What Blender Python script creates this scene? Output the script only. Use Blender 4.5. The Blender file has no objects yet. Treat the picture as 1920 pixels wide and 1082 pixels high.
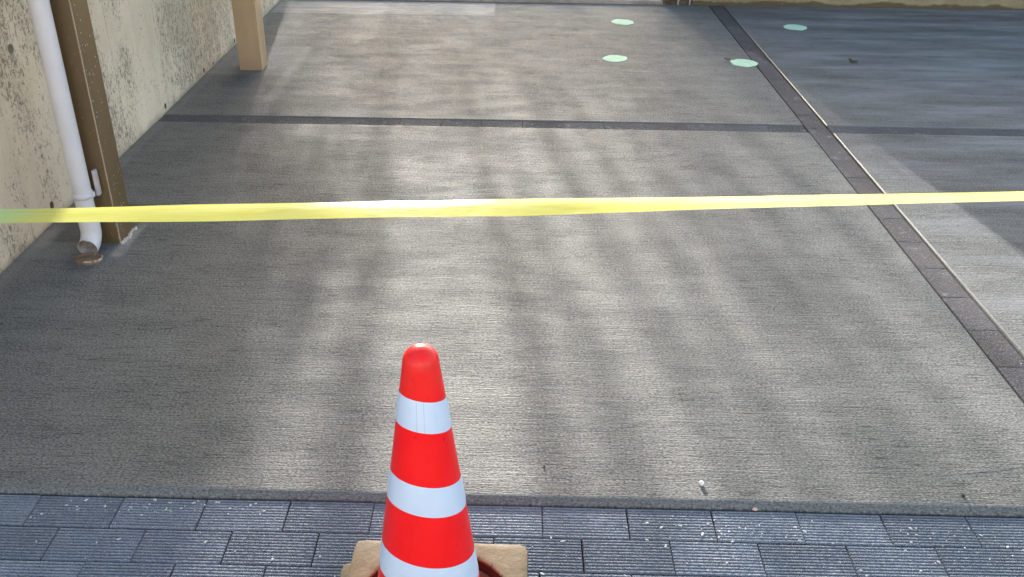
import bpy, bmesh, math, random
from mathutils import Vector, Matrix, noise as mnoise
random.seed(7)
S = bpy.context.scene
COL = S.collection
R = math.radians

# ------------------------------------------------------------------ camera
cam_d = bpy.data.cameras.new('camera')
cam = bpy.data.objects.new('camera', cam_d)
COL.objects.link(cam)
right = Vector((0.99972456, 0.02103015, 0.01041774))
down = Vector((0.01919622, -0.4773613, -0.87849741))
fwd = Vector((-0.0135019, 0.87845542, -0.47763351))
m = Matrix.Identity(4)
for i in range(3):
    m[i][0], m[i][1], m[i][2] = right[i], -down[i], -fwd[i]
m[2][3] = 1.53822727
cam.matrix_world = m
cam_d.sensor_width = 36
cam_d.lens = 1696.76 / 1920 * 36
cam_d.shift_x = 27.31 / 1920
cam_d.shift_y = -54.89 / 1920
cam_d.clip_start = 0.02
cam_d.clip_end = 2000
S.camera = cam

# ------------------------------------------------------------------ sky, sun, exposure
SUN_EL, SUN_AZ = R(15.5), R(-8.0)          # azimuth measured from +Y towards +X
world = bpy.data.worlds.new('World')
S.world = world
world.use_nodes = True
wn = world.node_tree
sky = wn.nodes.new('ShaderNodeTexSky')
sky.sky_type = 'NISHITA'
sky.sun_disc = False
sky.sun_elevation = SUN_EL
sky.sun_rotation = SUN_AZ
sky.air_density = 1.0
sky.dust_density = 2.4
sky.ozone_density = .7
bg = wn.nodes['Background']
bg.inputs['Strength'].default_value = 0.15
wn.links.new(sky.outputs[0], bg.inputs['Color'])
sun_d = bpy.data.lights.new('sun', 'SUN')
sun_d.energy = 3.2
sun_d.angle = R(0.7)
sun_d.color = (1.0, 0.965, 0.915)
sun = bpy.data.objects.new('sun', sun_d)
COL.objects.link(sun)
sv = Vector((math.sin(SUN_AZ) * math.cos(SUN_EL), math.cos(SUN_AZ) * math.cos(SUN_EL), math.sin(SUN_EL)))
sun.rotation_euler = sv.to_track_quat('Z', 'Y').to_euler()
sun.location = (-2, 12, 8)
S.view_settings.view_transform = 'Standard'
S.view_settings.look = 'None'
S.view_settings.gamma = 1
S.view_settings.use_curve_mapping = False
S.view_settings.exposure = 2.15
S.render.engine = 'CYCLES'
S.cycles.max_bounces = 8
S.cycles.sample_clamp_indirect = 6


# ------------------------------------------------------------------ material helpers
class NT:
    def __init__(s, name):
        s.m = bpy.data.materials.new(name)
        s.m.use_nodes = True
        s.t = s.m.node_tree
        s.b = s.t.nodes['Principled BSDF']
        s.out = s.t.nodes['Material Output']
        s.co = s.t.nodes.new('ShaderNodeTexCoord').outputs['Object']

    def lk(s, a, b):
        if hasattr(a, 'is_output') or isinstance(a, bpy.types.NodeSocket):
            s.t.links.new(a, b)
        else:
            b.default_value = a

    def mapped(s, scale=(1, 1, 1), loc=(0, 0, 0), rot=(0, 0, 0), co=None):
        n = s.t.nodes.new('ShaderNodeMapping')
        n.inputs['Scale'].default_value = scale
        n.inputs['Location'].default_value = loc
        n.inputs['Rotation'].default_value = rot
        s.t.links.new(co or s.co, n.inputs[0])
        return n.outputs[0]

    def noise(s, scale, detail=4, rough=.55, vec=None, dist=0.0):
        n = s.t.nodes.new('ShaderNodeTexNoise')
        n.inputs['Scale'].default_value = scale
        n.inputs['Detail'].default_value = detail
        n.inputs['Roughness'].default_value = rough
        n.inputs['Distortion'].default_value = dist
        s.t.links.new(vec or s.co, n.inputs['Vector'])
        return n.outputs['Fac']

    def voro(s, scale, vec=None, feature='F1', out='Distance', rnd=1.0):
        n = s.t.nodes.new('ShaderNodeTexVoronoi')
        n.feature = feature
        n.inputs['Scale'].default_value = scale
        n.inputs['Randomness'].default_value = rnd
        s.t.links.new(vec or s.co, n.inputs['Vector'])
        return n.outputs[out]

    def ramp(s, v, stops):
        n = s.t.nodes.new('ShaderNodeValToRGB')
        e = n.color_ramp.elements
        while len(e) < len(stops):
            e.new(.5)
        for q, (p, c) in zip(e, stops):
            q.position = p
            q.color = (c, c, c, 1) if isinstance(c, (int, float)) else (*c, 1)
        s.lk(v, n.inputs[0])
        return n.outputs[0]

    def mr(s, v, a, b, c=0., d=1., smooth=True):
        n = s.t.nodes.new('ShaderNodeMapRange')
        n.interpolation_type = 'SMOOTHSTEP' if smooth else 'LINEAR'
        s.lk(v, n.inputs[0])
        for i, q in enumerate((a, b, c, d)):
            s.lk(q, n.inputs[1 + i])
        return n.outputs[0]

    def math(s, op, a, b=0., clamp=False):
        n = s.t.nodes.new('ShaderNodeMath')
        n.operation = op
        n.use_clamp = clamp
        s.lk(a, n.inputs[0])
        s.lk(b, n.inputs[1])
        return n.outputs[0]

    def mix(s, f, a, b, blend='MIX'):
        n = s.t.nodes.new('ShaderNodeMix')
        n.data_type = 'RGBA'
        n.blend_type = blend
        for v, k in ((f, 0), (a, 6), (b, 7)):
            if isinstance(v, tuple) and len(v) == 3:
                v = (*v, 1)
            s.lk(v, n.inputs[k])
        return n.outputs[2]

    def xyz(s, v=None):
        n = s.t.nodes.new('ShaderNodeSeparateXYZ')
        s.t.links.new(v or s.co, n.inputs[0])
        return n.outputs

    def bump(s, h, strength=.5, dist=.002, prev=None):
        n = s.t.nodes.new('ShaderNodeBump')
        n.inputs['Strength'].default_value = strength
        n.inputs['Distance'].default_value = dist
        s.t.links.new(h, n.inputs['Height'])
        if prev is not None:
            s.t.links.new(prev, n.inputs['Normal'])
        return n.outputs[0]

    def box(s, xyz, x0, x1, y0, y1, sx=.01, sy=.01, a=0, b=1):
        p = s.mr(xyz[a], x0 - sx, x0 + sx)
        q = s.mr(xyz[a], x1 - sx, x1 + sx, 1., 0.)
        r = s.mr(xyz[b], y0 - sy, y0 + sy)
        t = s.mr(xyz[b], y1 - sy, y1 + sy, 1., 0.)
        return s.math('MULTIPLY', s.math('MULTIPLY', p, q), s.math('MULTIPLY', r, t))

    def rand(s):
        return s.t.nodes.new('ShaderNodeObjectInfo').outputs['Random']

    def fin(s, color=None, rough=None, normal=None, spec=None, **kw):
        if color is not None:
            s.lk((*color, 1) if isinstance(color, tuple) and len(color) == 3 else color, s.b.inputs['Base Color'])
        if rough is not None:
            s.lk(rough, s.b.inputs['Roughness'])
        if normal is not None:
            s.t.links.new(normal, s.b.inputs['Normal'])
        if spec is not None:
            s.lk(spec, s.b.inputs['Specular IOR Level'])
        for k, v in kw.items():
            s.lk(v, s.b.inputs[k.replace('_', ' ')])
        return s.m


# ------------------------------------------------------------------ materials
def broom_concrete(edge=0):
    n = NT(('broom_concrete', 'trowelled_edge', 'front_edge')[edge])
    p = n.xyz()
    big = n.noise(1.1, 4, .55)
    mid = n.noise(6, 5, .6, vec=n.mapped((.6, 1.6, 1)))
    streak = n.noise(1, 4, .65, vec=n.mapped((5, 110, 1)))
    streak2 = n.noise(1, 3, .6, vec=n.mapped((.9, 17, 1), loc=(3.3, 1, 0)))
    grit = n.noise(170, 3, .65, vec=n.mapped((.8, 1.2, 1)))
    speck = n.noise(320, 2, .6)
    col = n.mix(n.mr(big, .3, .7), (.165, .168, .158), (.212, .215, .202))
    col = n.mix(n.mr(mid, .35, .7, 0., .6), col, (.132, .134, .128))
    col = n.mix(n.mr(streak2, .48, .72, 0., .45), col, (.20, .194, .178))
    col = n.mix(n.mr(streak, .5, .8, 0., .5 if not edge else .1), col, (.235, .228, .21))
    col = n.mix(n.mr(streak, .5, .22, 0., .6 if not edge else .1), col, (.068, .067, .062))
    col = n.mix(n.mr(grit, .53, .32, 0., .7), col, (.055, .054, .05))
    col = n.mix(n.mr(speck, .58, .75, 0., .7), col, (.30, .29, .265))
    gr = n.noise(1, 2, .6, vec=n.mapped((130, 300, 1), loc=(.7, .2, 0)))
    col = n.mix(n.mr(gr, .50, .30, 0., .85), col, (.035, .035, .033))
    col = n.mix(n.mr(gr, .54, .72, 0., .75), col, (.34, .335, .31))
    if not edge:
        dl = n.noise(1, 2, .5, vec=n.mapped((13, 300, 1), loc=(.1, .9, 0)))
        col = n.mix(n.math('MULTIPLY', n.mr(dl, .60, .68), n.mr(mid, .35, .6, .35, .95)), col, (.026, .026, .025))
    w = n.noise(14, 4, .6)
    # wobble the outlines of the patches
    def wob(i, amt):
        return n.math('ADD', p[i], n.math('MULTIPLY', n.math('SUBTRACT', w, .5), amt))
    q = [wob(0, .03), wob(1, .03)]
    pit = n.mr(n.noise(75, 2, .5), .735, .78, 0., .8)
    col = n.mix(pit, col, (.028, .027, .025))
    # block-out mortar round the post feet, paler rectangle at the far edge
    a = n.box(p, -1.70, -1.40, 2.887, 3.22, .012, .006)
    col = n.mix(n.math('MULTIPLY', a, .5), col, (.075, .076, .074))
    a = n.box(q, -1.74, -1.36, 2.76, 2.885, .02, .012)
    col = n.mix(n.math('MULTIPLY', a, .35), col, (.21, .212, .215))
    a = n.box(q, -1.412, -1.375, 2.79, 3.04, .014, .02)
    col = n.mix(n.math('MULTIPLY', a, n.mr(w, .3, .6, .3, 1.)), col, (.34, .325, .30))
    a = n.box(q, -1.72, -1.67, 2.84, 3.0, .02, .03)
    col = n.mix(n.math('MULTIPLY', a, .6), col, (.29, .285, .27))
    a = n.box(p, -1.8, -1.26, 4.94, 5.53, .02, .012)
    col = n.mix(n.math('MULTIPLY', a, .35), col, (.26, .26, .25))
    a = n.box(q, -1.30, -1.24, 4.5, 5.53, .02, .03)
    col = n.mix(n.math('MULTIPLY', a, .4), col, (.28, .27, .255))
    a = n.box(p, -1.72, -.142, 6.40, 6.79, .012, .01)
    col = n.mix(n.math('MULTIPLY', a, n.mr(streak2, .3, .6, .45, .8)), col, (.33, .315, .295))
    # pale cement wipe along the wall foot
    a = n.mr(q[0], -1.70, -1.66, 1., 0.)
    col = n.mix(n.math('MULTIPLY', a, .25), col, (.27, .265, .25))
    # smears on the far right slab
    sm = n.noise(1, 4, .6, vec=n.mapped((1.1, 6.5, 1), loc=(1.7, .4, 0)))
    a = n.mr(p[0], 1.3, 1.9)
    col = n.mix(n.math('MULTIPLY', a, n.mr(sm, .42, .75, 0., .7)), col, (.285, .29, .295))
    col = n.mix(n.math('MULTIPLY', a, n.mr(sm, .5, .3, 0., .4)), col, (.085, .086, .088))
    # trowel sweep near the right front corner
    rgh = n.mr(mid, .3, .7, .60, .72)
    if edge:
        if edge == 2:
            col = n.mix(.3, col, (.105, .114, .112))  # bevel's shade put into the colour as a darker grey-green
            return n.fin(col, .75, n.bump(n.math('ADD', grit, n.noise(60, 3, .5)), .5, .003), .1)
        col = n.mix(.5, col, (.115, .122, .122))
        nb = n.bump(n.noise(90, 3, .5), .35, .001)
        rgh = n.mr(mid, .3, .7, .28, .42)
        return n.fin(col, rgh, nb, .5)
    lines = n.noise(1, 2, .55, vec=n.mapped((17, 330, 1), loc=(.3, 0, 0)))
    lines2 = n.noise(1, 2, .5, vec=n.mapped((3.5, 120, 1)))
    h = n.math('ADD', n.math('MULTIPLY', lines, .8), n.math('MULTIPLY', lines2, .5))
    h = n.math('ADD', h, n.math('MULTIPLY', grit, .75))
    h = n.math('SUBTRACT', h, n.math('MULTIPLY', pit, .8))
    nb = n.bump(h, 1., .0075)
    nb = n.bump(n.noise(5, 4, .5), .25, .01, nb)
    return n.fin(col, rgh, nb, .085)


M = {}
M['concrete'] = broom_concrete()
M['edge'] = broom_concrete(1)
M['front_edge'] = broom_concrete(2)


def wall_mat():
    n = NT('formed_concrete')
    p = n.xyz()
    big = n.noise(1.6, 4, .55)
    mid = n.noise(7, 5, .6, vec=n.mapped((1, 1, .6)))
    col = n.mix(n.mr(big, .3, .7), (.57, .475, .355), (.71, .605, .465))
    col = n.mix(n.mr(mid, .4, .75, 0., .5), col, (.52, .41, .275))
    st = n.noise(1, 4, .6, vec=n.mapped((1, 9, .9)))
    col = n.mix(n.mr(st, .5, .8, 0., .5), col, (.80, .68, .52))
    # mildew: small dark specks gathered in clouds
    cl = n.noise(2.6, 3, .6, vec=n.mapped((1, 1.15, .65), loc=(0, .35, .2)))
    sp = n.noise(62, 4, .72, vec=n.mapped((1, 1.2, .75)), dist=.7)
    sp2 = n.noise(170, 2, .6, vec=n.mapped((1, 1.3, .7)))
    thr = n.mr(cl, .27, .55, .61, .475)
    f = n.math('SUBTRACT', n.math('ADD', n.math('MULTIPLY', sp, .75), n.math('MULTIPLY', sp2, .25)), thr)
    f = n.mr(f, 0., .10)
    col = n.mix(n.math('MULTIPLY', f, .8), col, (.115, .11, .082))
    col = n.mix(n.mr(cl, .42, .7, 0., .42), col, (.27, .235, .17))
    drip = n.noise(1, 3, .6, vec=n.mapped((1, 14, .5), loc=(0, .6, 0)))
    col = n.mix(n.math('MULTIPLY', n.mr(drip, .58, .74, 0., .5), n.mr(sp, .4, .6)), col, (.2, .19, .15))
    # grime along the foot
    wob = n.math('ADD', p[2], n.math('MULTIPLY', n.noise(9, 3, .5), -.05))
    col = n.mix(n.mr(wob, -.03, .012, .65, 0.), col, (.27, .22, .15))
    nb = n.bump(n.math('ADD', n.math('MULTIPLY', sp, .4), n.noise(120, 3, .5)), .35, .0015)
    nb = n.bump(mid, .2, .006, nb)
    return n.fin(col, n.mr(mid, .3, .7, .6, .8), nb, .35)


M['wall'] = wall_mat()


def tan_wall():
    n = NT('tan_render')
    p = n.xyz()
    a = n.noise(5, 5, .6)
    col = n.mix(n.mr(a, .3, .7), (.235, .175, .095), (.33, .26, .155))
    wv = n.noise(2.3, 4, .6, vec=n.mapped((1, 1, .2)))
    hgt = n.mr(wv, .35, .68, .012, .05)
    f = n.math('SUBTRACT', p[2], hgt)
    col = n.mix(n.mr(f, -.008, .008, .85, 0.), col, (.085, .06, .028))
    col = n.mix(n.mr(n.noise(1, 3, .6, vec=n.mapped((16, 1, .8))), .55, .75, 0., .4), col, (.25, .2, .13))
    return n.fin(col, .75, n.bump(n.noise(90, 4, .6), .4, .002), .3)


M['tan'] = tan_wall()


def paver_mat(name, base, light, dirt):
    n = NT(name)
    r = n.rand()
    off = n.t.nodes.new('ShaderNodeVectorMath')
    off.operation = 'ADD'
    n.t.links.new(n.co, off.inputs[0])
    cmb = n.t.nodes.new('ShaderNodeCombineXYZ')
    n.lk(n.math('MULTIPLY', r, 13.7), cmb.inputs[0])
    n.lk(n.math('MULTIPLY', r, 29.1), cmb.inputs[1])
    n.t.links.new(cmb.outputs[0], off.inputs[1])
    v = off.outputs[0]
    a = n.noise(9, 4, .6, vec=v)
    g = n.noise(210, 3, .7, vec=v)
    g2 = n.noise(90, 3, .6, vec=v)
    col = n.mix(n.mr(a, .3, .7), base, tuple(c * 1.22 for c in base))
    col = n.mix(n.mr(r, 0, 1, 0., .6, False), col, tuple(c * .62 for c in base))
    col = n.mix(n.mr(g, .54, .74, 0., .55), col, light)
    col = n.mix(n.mr(g, .46, .3, 0., .7), col, tuple(c * .42 for c in base))
    ch = n.math('MULTIPLY', n.mr(n.noise(105, 2, .5, vec=v), .66, .72), n.mr(a, .5, .62))
    col = n.mix(n.math('MULTIPLY', ch, .85), col, (.48, .49, .52))
    col = n.mix(n.mr(n.noise(14, 3, .6, vec=v), .6, .75, 0., .45), col, (.34, .37, .42))
    if dirt:
        col = n.mix(n.math('MULTIPLY', n.mr(n.noise(11, 4, .7, vec=v), .5, .66), n.mr(r, .35, .8, 0., .5)), col, (.085, .072, .055))
    h = n.math('ADD', n.math('ADD', g, n.math('MULTIPLY', g2, .9)), n.math('MULTIPLY', n.noise(45, 3, .6, vec=v), .8))
    return n.fin(col, n.mr(a, .3, .7, .68, .82), n.bump(h, 1., .006), .12)


M['paver'] = paver_mat('grooved_paver', (.205, .227, .258), (.52, .55, .60), False)
M['paver_strip'] = paver_mat('strip_paver', (.095, .09, .094), (.30, .29, .30), True)
M['paver_mid'] = paver_mat('strip_paver_smooth', (.115, .108, .107), (.22, .21, .205), True)


def simple(name, col, rough=.5, bump=None, spec=.5, var=.12, vs=20, **kw):
    n = NT(name)
    a = n.noise(vs, 4, .6)
    c = n.mix(n.mr(a, .3, .7), tuple(x * (1 - var) for x in col), tuple(min(1, x * (1 + var)) for x in col))
    nb = n.bump(n.noise(bump[0], 3, .55), bump[1], bump[2]) if bump else None
    return n.fin(c, rough, nb, spec, **kw)


M['joint'] = simple('dark_joint_sand', (.035, .032, .028), .9, (300, .6, .002), .2)


def post_mat(name, base, specks):
    n = NT(name)
    p = n.xyz()
    a = n.noise(1, 3, .5, vec=n.mapped((5, 5, 1.2)))
    col = n.mix(n.mr(a, .3, .7), tuple(c * .88 for c in base), tuple(c * 1.12 for c in base))
    col = n.mix(n.mr(p[2], .0, .1, .35, 0.), col, tuple(c * .7 for c in base))  # foot darkened: contact shade put into the colour
    if specks:
        cl = n.mr(n.noise(5, 3, .6), .42, .6)
        s1 = n.mr(n.voro(85, vec=n.mapped((1, 1, .75))), .26, .16)
        s1 = n.math('MULTIPLY', s1, n.mr(n.noise(55, 2, .5), .46, .54))
        sd = n.mr(p[0], .055, .061)
        f = n.math('MULTIPLY', n.math('MULTIPLY', s1, cl), n.math('MAXIMUM', sd, .12))
        col = n.mix(f, col, (.72, .70, .66))
    return n.fin(col, .38, n.bump(n.noise(180, 2, .5), .08, .001), .5, Metallic=.35)


M['post1'] = post_mat('bronze_paint', (.175, .116, .055), True)
M['post2'] = post_mat('bronze_paint_clean', (.54, .385, .235), False)  # base lightened so the flare over the far post sits in its colour
M['bead'] = simple('worn_corner', (.40, .31, .21), .4, None, .5)  # pale tan stands in for the highlight along the corner
M['pvc'] = simple('grey_pvc', (.66, .62, .60), .4, (30, .05, .002), .5, .05, 6)
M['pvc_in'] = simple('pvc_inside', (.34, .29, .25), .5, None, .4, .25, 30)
M['rust'] = simple('brown_silt', (.205, .135, .085), .75, (70, .5, .003), .3, .25, 30)
M['chip'] = simple('chipped_mortar', (.50, .45, .38), .8, (90, .6, .003), .3)
M['threshold'] = simple('pinkish_concrete', (.36, .29, .26), .6, (120, .4, .002), .4, .2, 9)
M['ground'] = simple('bare_ground', (.22, .19, .15), .9, (30, .5, .02), .2, .25, 2)
M['wood'] = simple('weathered_timber', (.095, .066, .042), .7, (60, .5, .003), .3, .35, 22)
M['grey_wood'] = simple('pale_post', (.34, .30, .27), .7, (60, .5, .003), .3, .2, 22)
M['straw'] = simple('dry_grass', (.36, .29, .19), .8, None, .2, .3, 60)
M['white_stone'] = simple('white_stone', (.72, .72, .71), .6, (120, .5, .002), .4, .1, 90)
M['pink_stone'] = simple('pink_stone', (.52, .36, .28), .6, (120, .5, .002), .4, .15, 90)
M['dark_bit'] = simple('dark_debris', (.04, .035, .03), .8, None, .3)
M['leaf'] = simple('dry_brown_leaf', (.10, .040, .022), .7, (80, .5, .002), .3, .4, 50)
M['bamboo'] = simple('bamboo_stem', (.16, .20, .07), .5, None, .4, .2, 8)
M['bark'] = simple('bark', (.13, .10, .075), .9, (30, .7, .01), .2, .3, 12)
M['foliage'] = simple('evergreen_leaves', (.045, .075, .025), .6, None, .3, .35, 6)


def cone_red():
    n = NT('red_plastic')
    a = n.noise(14, 4, .6)
    sc = n.mr(n.noise(60, 3, .7, vec=n.mapped((1, 1, .4))), .64, .72)
    col = n.mix(n.mr(a, .3, .7), (.90, .010, .012), (.95, .014, .016))
    p = n.xyz()
    top = n.math('MULTIPLY', n.mr(p[2], .57, .68), n.mr(n.noise(45, 4, .65), .35, .65, .35, 1.))
    col = n.mix(n.math('MULTIPLY', top, .55), col, (.72, .06, .04))
    col = n.mix(n.math('MULTIPLY', sc, .45), col, (.35, .02, .02))
    col = n.mix(n.mr(n.noise(7, 4, .65, vec=n.mapped((1, 1, .35))), .52, .75, 0., .3), col, (.66, .02, .02))
    return n.fin(col, n.mr(a, .3, .7, .27, .36), n.bump(n.noise(140, 2, .5), .05, .001), .22)


M['red'] = cone_red()


def sleeve_mat():
    n = NT('white_reflective_sheet')
    p = n.xyz()
    a = n.noise(9, 4, .6)
    col = n.mix(n.mr(a, .3, .7), (.56, .65, .78), (.61, .70, .82))
    # thin vertical creases in the sheet
    ang = n.math('ARCTAN2', p[0], n.math('MULTIPLY', p[1], -1.))
    wob = n.math('ADD', ang, n.math('MULTIPLY', n.math('SUBTRACT', n.noise(18, 2, .5), .5), .1))
    f = None
    for c, s in ((-.13, 1.), (.17, .8), (.62, .3)):
        k = n.math('ABSOLUTE', n.math('SUBTRACT', wob, c))
        k = n.mr(k, .004, .018, s, 0.)
        f = k if f is None else n.math('MAXIMUM', f, k)
    f = n.math('MULTIPLY', f, n.mr(p[2], .50, .515))
    col = n.mix(n.math('MULTIPLY', f, .55), col, (.30, .32, .36))
    return n.fin(col, .3, n.bump(n.noise(300, 1, .5), .04, .0006), .5)


M['white'] = sleeve_mat()


def weight_mat():
    n = NT('beige_rubber')
    a = n.noise(9, 5, .6)
    b = n.noise(28, 4, .65)
    col = n.mix(n.mr(a, .3, .7), (.115, .084, .043), (.16, .12, .066))
    col = n.mix(n.mr(b, .55, .75, 0., .6), col, (.08, .062, .037))
    col = n.mix(n.mr(n.noise(75, 3, .6), .66, .74, 0., .7), col, (.05, .038, .025))
    nb = n.bump(b, .35, .006)
    return n.fin(col, n.mr(a, .3, .7, .6, .75), n.bump(n.noise(5, 2, .4), .15, .02, nb), .18)


M['beige'] = weight_mat()
M['hole_wall'] = simple('brown_rubber_inside', (.022, .011, .009), .7, (50, .5, .004), .4, .3, 30)  # brown rubber with the shade of the hole put into the colour


def mint():
    n = NT('mint_paint')
    r = n.rand()
    s = n.noise(1, 3, .6, vec=n.mapped((14, 130, 1)))
    col = n.mix(n.mr(n.noise(18, 3, .5), .3, .7), (.43, .60, .405), (.50, .68, .48))
    col = n.mix(n.mr(s, .56, .7, 0., .7), col, (.25, .38, .27))
    col = n.mix(n.mr(s, .42, .3, 0., .4), col, (.60, .74, .58))
    return n.fin(col, .8, n.bump(s, .4, .002), .1)


M['mint'] = mint()


def tape_mat():
    n = NT('yellow_film')
    p = n.xyz()
    a = n.noise(1, 3, .55, vec=n.mapped((5, 40, 40)))
    uv = n.t.nodes.new('ShaderNodeTexCoord').outputs['UV']
    u = n.xyz(uv)
    crease = n.mr(n.math('ABSOLUTE', n.math('SUBTRACT', u[1], n.math('ADD', .60, n.math('MULTIPLY', n.noise(3, 2, .5), .16)))), .0, .07, .5, 0.)
    col = n.mix(n.mr(a, .3, .7), (.80, .74, .15), (.83, .78, .21))
    col = n.mix(crease, col, (.62, .64, .26))
    gl = n.mr(p[0], -1.10, -.96, .75, 0.)
    col = n.mix(gl, col, (.50, .78, .38))  # left end greened: the tape's unlit stretch painted in
    h = n.noise(1, 3, .55, vec=n.mapped((12, 260, 260)))
    nb = n.bump(n.math('ADD', h, n.noise(40, 2, .5)), .25, .002)
    n.fin(col, .2, nb, .2)
    tr = n.t.nodes.new('ShaderNodeBsdfTranslucent')
    n.lk(col, tr.inputs['Color'])
    n.t.links.new(nb, tr.inputs['Normal'])
    mx = n.t.nodes.new('ShaderNodeMixShader')
    mx.inputs[0].default_value = .40
    n.t.links.new(n.b.outputs[0], mx.inputs[1])
    n.t.links.new(tr.outputs[0], mx.inputs[2])
    n.t.links.new(mx.outputs[0], n.out.inputs['Surface'])
    return n.m


M['tape'] = tape_mat()


# ------------------------------------------------------------------ mesh helpers
def link(name, mesh, mats=None, parent=None, smooth=False, loc=None):
    o = bpy.data.objects.new(name, mesh)
    COL.objects.link(o)
    if mats is not None and len(mesh.materials) == 0:
        for q in (mats if isinstance(mats, (list, tuple)) else [mats]):
            mesh.materials.append(q)
    if parent is not None:
        o.parent = parent
    if loc is not None:
        o.location = loc
    if smooth:
        for f in mesh.polygons:
            f.use_smooth = True
    return o


def pyd(name, v, f):
    me = bpy.data.meshes.new(name)
    me.from_pydata(v, [], f)
    me.update()
    return me


def bm_mesh(name, bm, recalc=True):
    if recalc:
        bmesh.ops.recalc_face_normals(bm, faces=bm.faces)
    me = bpy.data.meshes.new(name)
    bm.to_mesh(me)
    bm.free()
    return me


def tag(o, label=None, cat=None, group=None, kind=None):
    for k, v in (('label', label), ('category', cat), ('group', group), ('kind', kind)):
        if v:
            o[k] = v
    return o


def empty(name, loc=(0, 0, 0)):
    o = bpy.data.objects.new(name, None)
    COL.objects.link(o)
    o.location = loc
    o.empty_display_size = .1
    return o


def box_bm(x0, x1, y0, y1, z0, z1, bev=0, seg=2, bm=None):
    bm = bm or bmesh.new()
    vs = [bm.verts.new((x, y, z)) for z in (z0, z1) for y in (y0, y1) for x in (x0, x1)]
    fs = [bm.faces.new([vs[i] for i in q]) for q in ((0, 2, 3, 1), (4, 5, 7, 6), (0, 1, 5, 4), (2, 6, 7, 3), (0, 4, 6, 2), (1, 3, 7, 5))]
    if bev:
        es = list({e for f in fs for e in f.edges})
        bmesh.ops.bevel(bm, geom=es, offset=bev, segments=seg, affect='EDGES', profile=.5)
    return bm


# ------------------------------------------------------------------ ground and slabs
g = pyd('ground', [(-400, -400, -.06), (400, -400, -.06), (400, 400, -.06), (-400, 400, -.06)], [(0, 1, 2, 3)])
tag(link('ground', g, M['ground']), kind='structure')

TOP = .005


def slab(x0, x1, y0, y1, rl, rr, rf, rb):
    """slab with rounded edges; each r is (inset, drop)"""
    segs = 6
    rings = []
    for k in range(segs + 1):
        t = k / segs * math.pi / 2
        c, s = 1 - math.sin(t), 1 - math.cos(t)
        # drop of the ring: every side follows its own radius
        rings.append((c, s))
    vs, fs, mi = [], [], []
    def ring(c, s, base=None):
        i = len(vs)
        for (X, Y, a, b) in ((x0, y0, rl, rf), (x1, y0, rr, rf), (x1, y1, rr, rb), (x0, y1, rl, rb)):
            sx = 1 if X == x0 else -1
            sy = 1 if Y == y0 else -1
            dz = max(a[1], b[1]) * s
            vs.append((X + sx * a[0] * c, Y + sy * b[0] * c, TOP - dz if base is None else base))
        return i
    first = ring(*rings[0])
    fs.append((first, first + 1, first + 2, first + 3)); mi.append(0)
    prev = first
    for c, s in rings[1:]:
        cur = ring(c, s)
        for k in range(4):
            fs.append((prev + k, cur + k, cur + (k + 1) % 4, prev + (k + 1) % 4)); mi.append(2 if k == 0 and rf[0] > .02 else 1)
        prev = cur
    cur = ring(0, 1, -.055)
    for k in range(4):
        fs.append((prev + k, cur + k, cur + (k + 1) % 4, prev + (k + 1) % 4)); mi.append(1)
    me = pyd('concrete_slab', vs, fs)
    me.materials.append(M['concrete'])
    me.materials.append(M['edge'])
    me.materials.append(M['front_edge'])
    for p, k in zip(me.polygons, mi):
        p.material_index = k
        p.use_smooth = False
    o = link('concrete_slab', me)
    tag(o, kind='structure')
    return o


XW, XS0, XS1, XR = -1.735, 1.4345, 1.5495, 5.6
Y0, YM0, YM1, YB = 1.62, 4.160, 4.268, 6.823
e = (.005, .0065)
slab(XW, XS0, Y0, YM0, e, e, (.021, .017), e)
slab(XS1, XR, Y0, YM0, e, e, (.021, .017), e)
slab(XW, XS0, YM1, YB, e, e, e, e)
slab(XS1, XR, YM1, YB, e, e, e, e)


# ------------------------------------------------------------------ pavers
def paver_mesh(seed, L=.197, W=.0965, ridges=11, depth=.0036):
    rnd = random.Random(seed)
    v, f = [], []
    ys = []
    pitch = W / ridges
    for k in range(ridges):
        y = -W / 2 + k * pitch
        ys += [(y + pitch * .12, -depth), (y + pitch * .34, 0), (y + pitch * .72, 0), (y + pitch * .94, -depth)]
    ys[0] = (-W / 2 + .001, -depth * .6)
    ys[-1] = (W / 2 - .001, -depth * .6)
    prof = [(-W / 2, -.03), (-W / 2, -depth - .001)] + ys + [(W / 2, -depth - .001), (W / 2, -.03)]
    xs = [-L / 2, -L / 2 + .0015, L / 2 - .0015, L / 2]
    for i, x in enumerate(xs):
        for (y, z) in prof:
            v.append((x, y, z - (.0018 if i in (0, 3) and z > -.02 else 0)))
    n = len(prof)
    for i in range(3):
        for k in range(n - 1):
            f.append((i * n + k, (i + 1) * n + k, (i + 1) * n + k + 1, i * n + k + 1))
    f.append(tuple(range(n)))
    f.append(tuple(range(3 * n + n - 1, 3 * n - 1, -1)))
    me = pyd('paver', v, f)
    return me


pv = [paver_mesh(k) for k in range(3)]
for q in pv:
    q.materials.append(M['paver'])
ps = [paver_mesh(10 + k, L=.1992, depth=.0014) for k in range(2)]
for q in ps:
    q.materials.append(M['paver_strip'])
pm = [paver_mesh(20 + k, L=.1990, W=.0985, depth=.0010) for k in range(2)]
for q in pm:
    q.materials.append(M['paver_mid'])


def bed(name, x0, x1, y0, y1, z):
    me = pyd(name, [(x0, y0, z), (x1, y0, z), (x1, y1, z), (x0, y1, z)], [(0, 1, 2, 3)])
    return tag(link(name, me, M['joint']), kind='structure')


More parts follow.
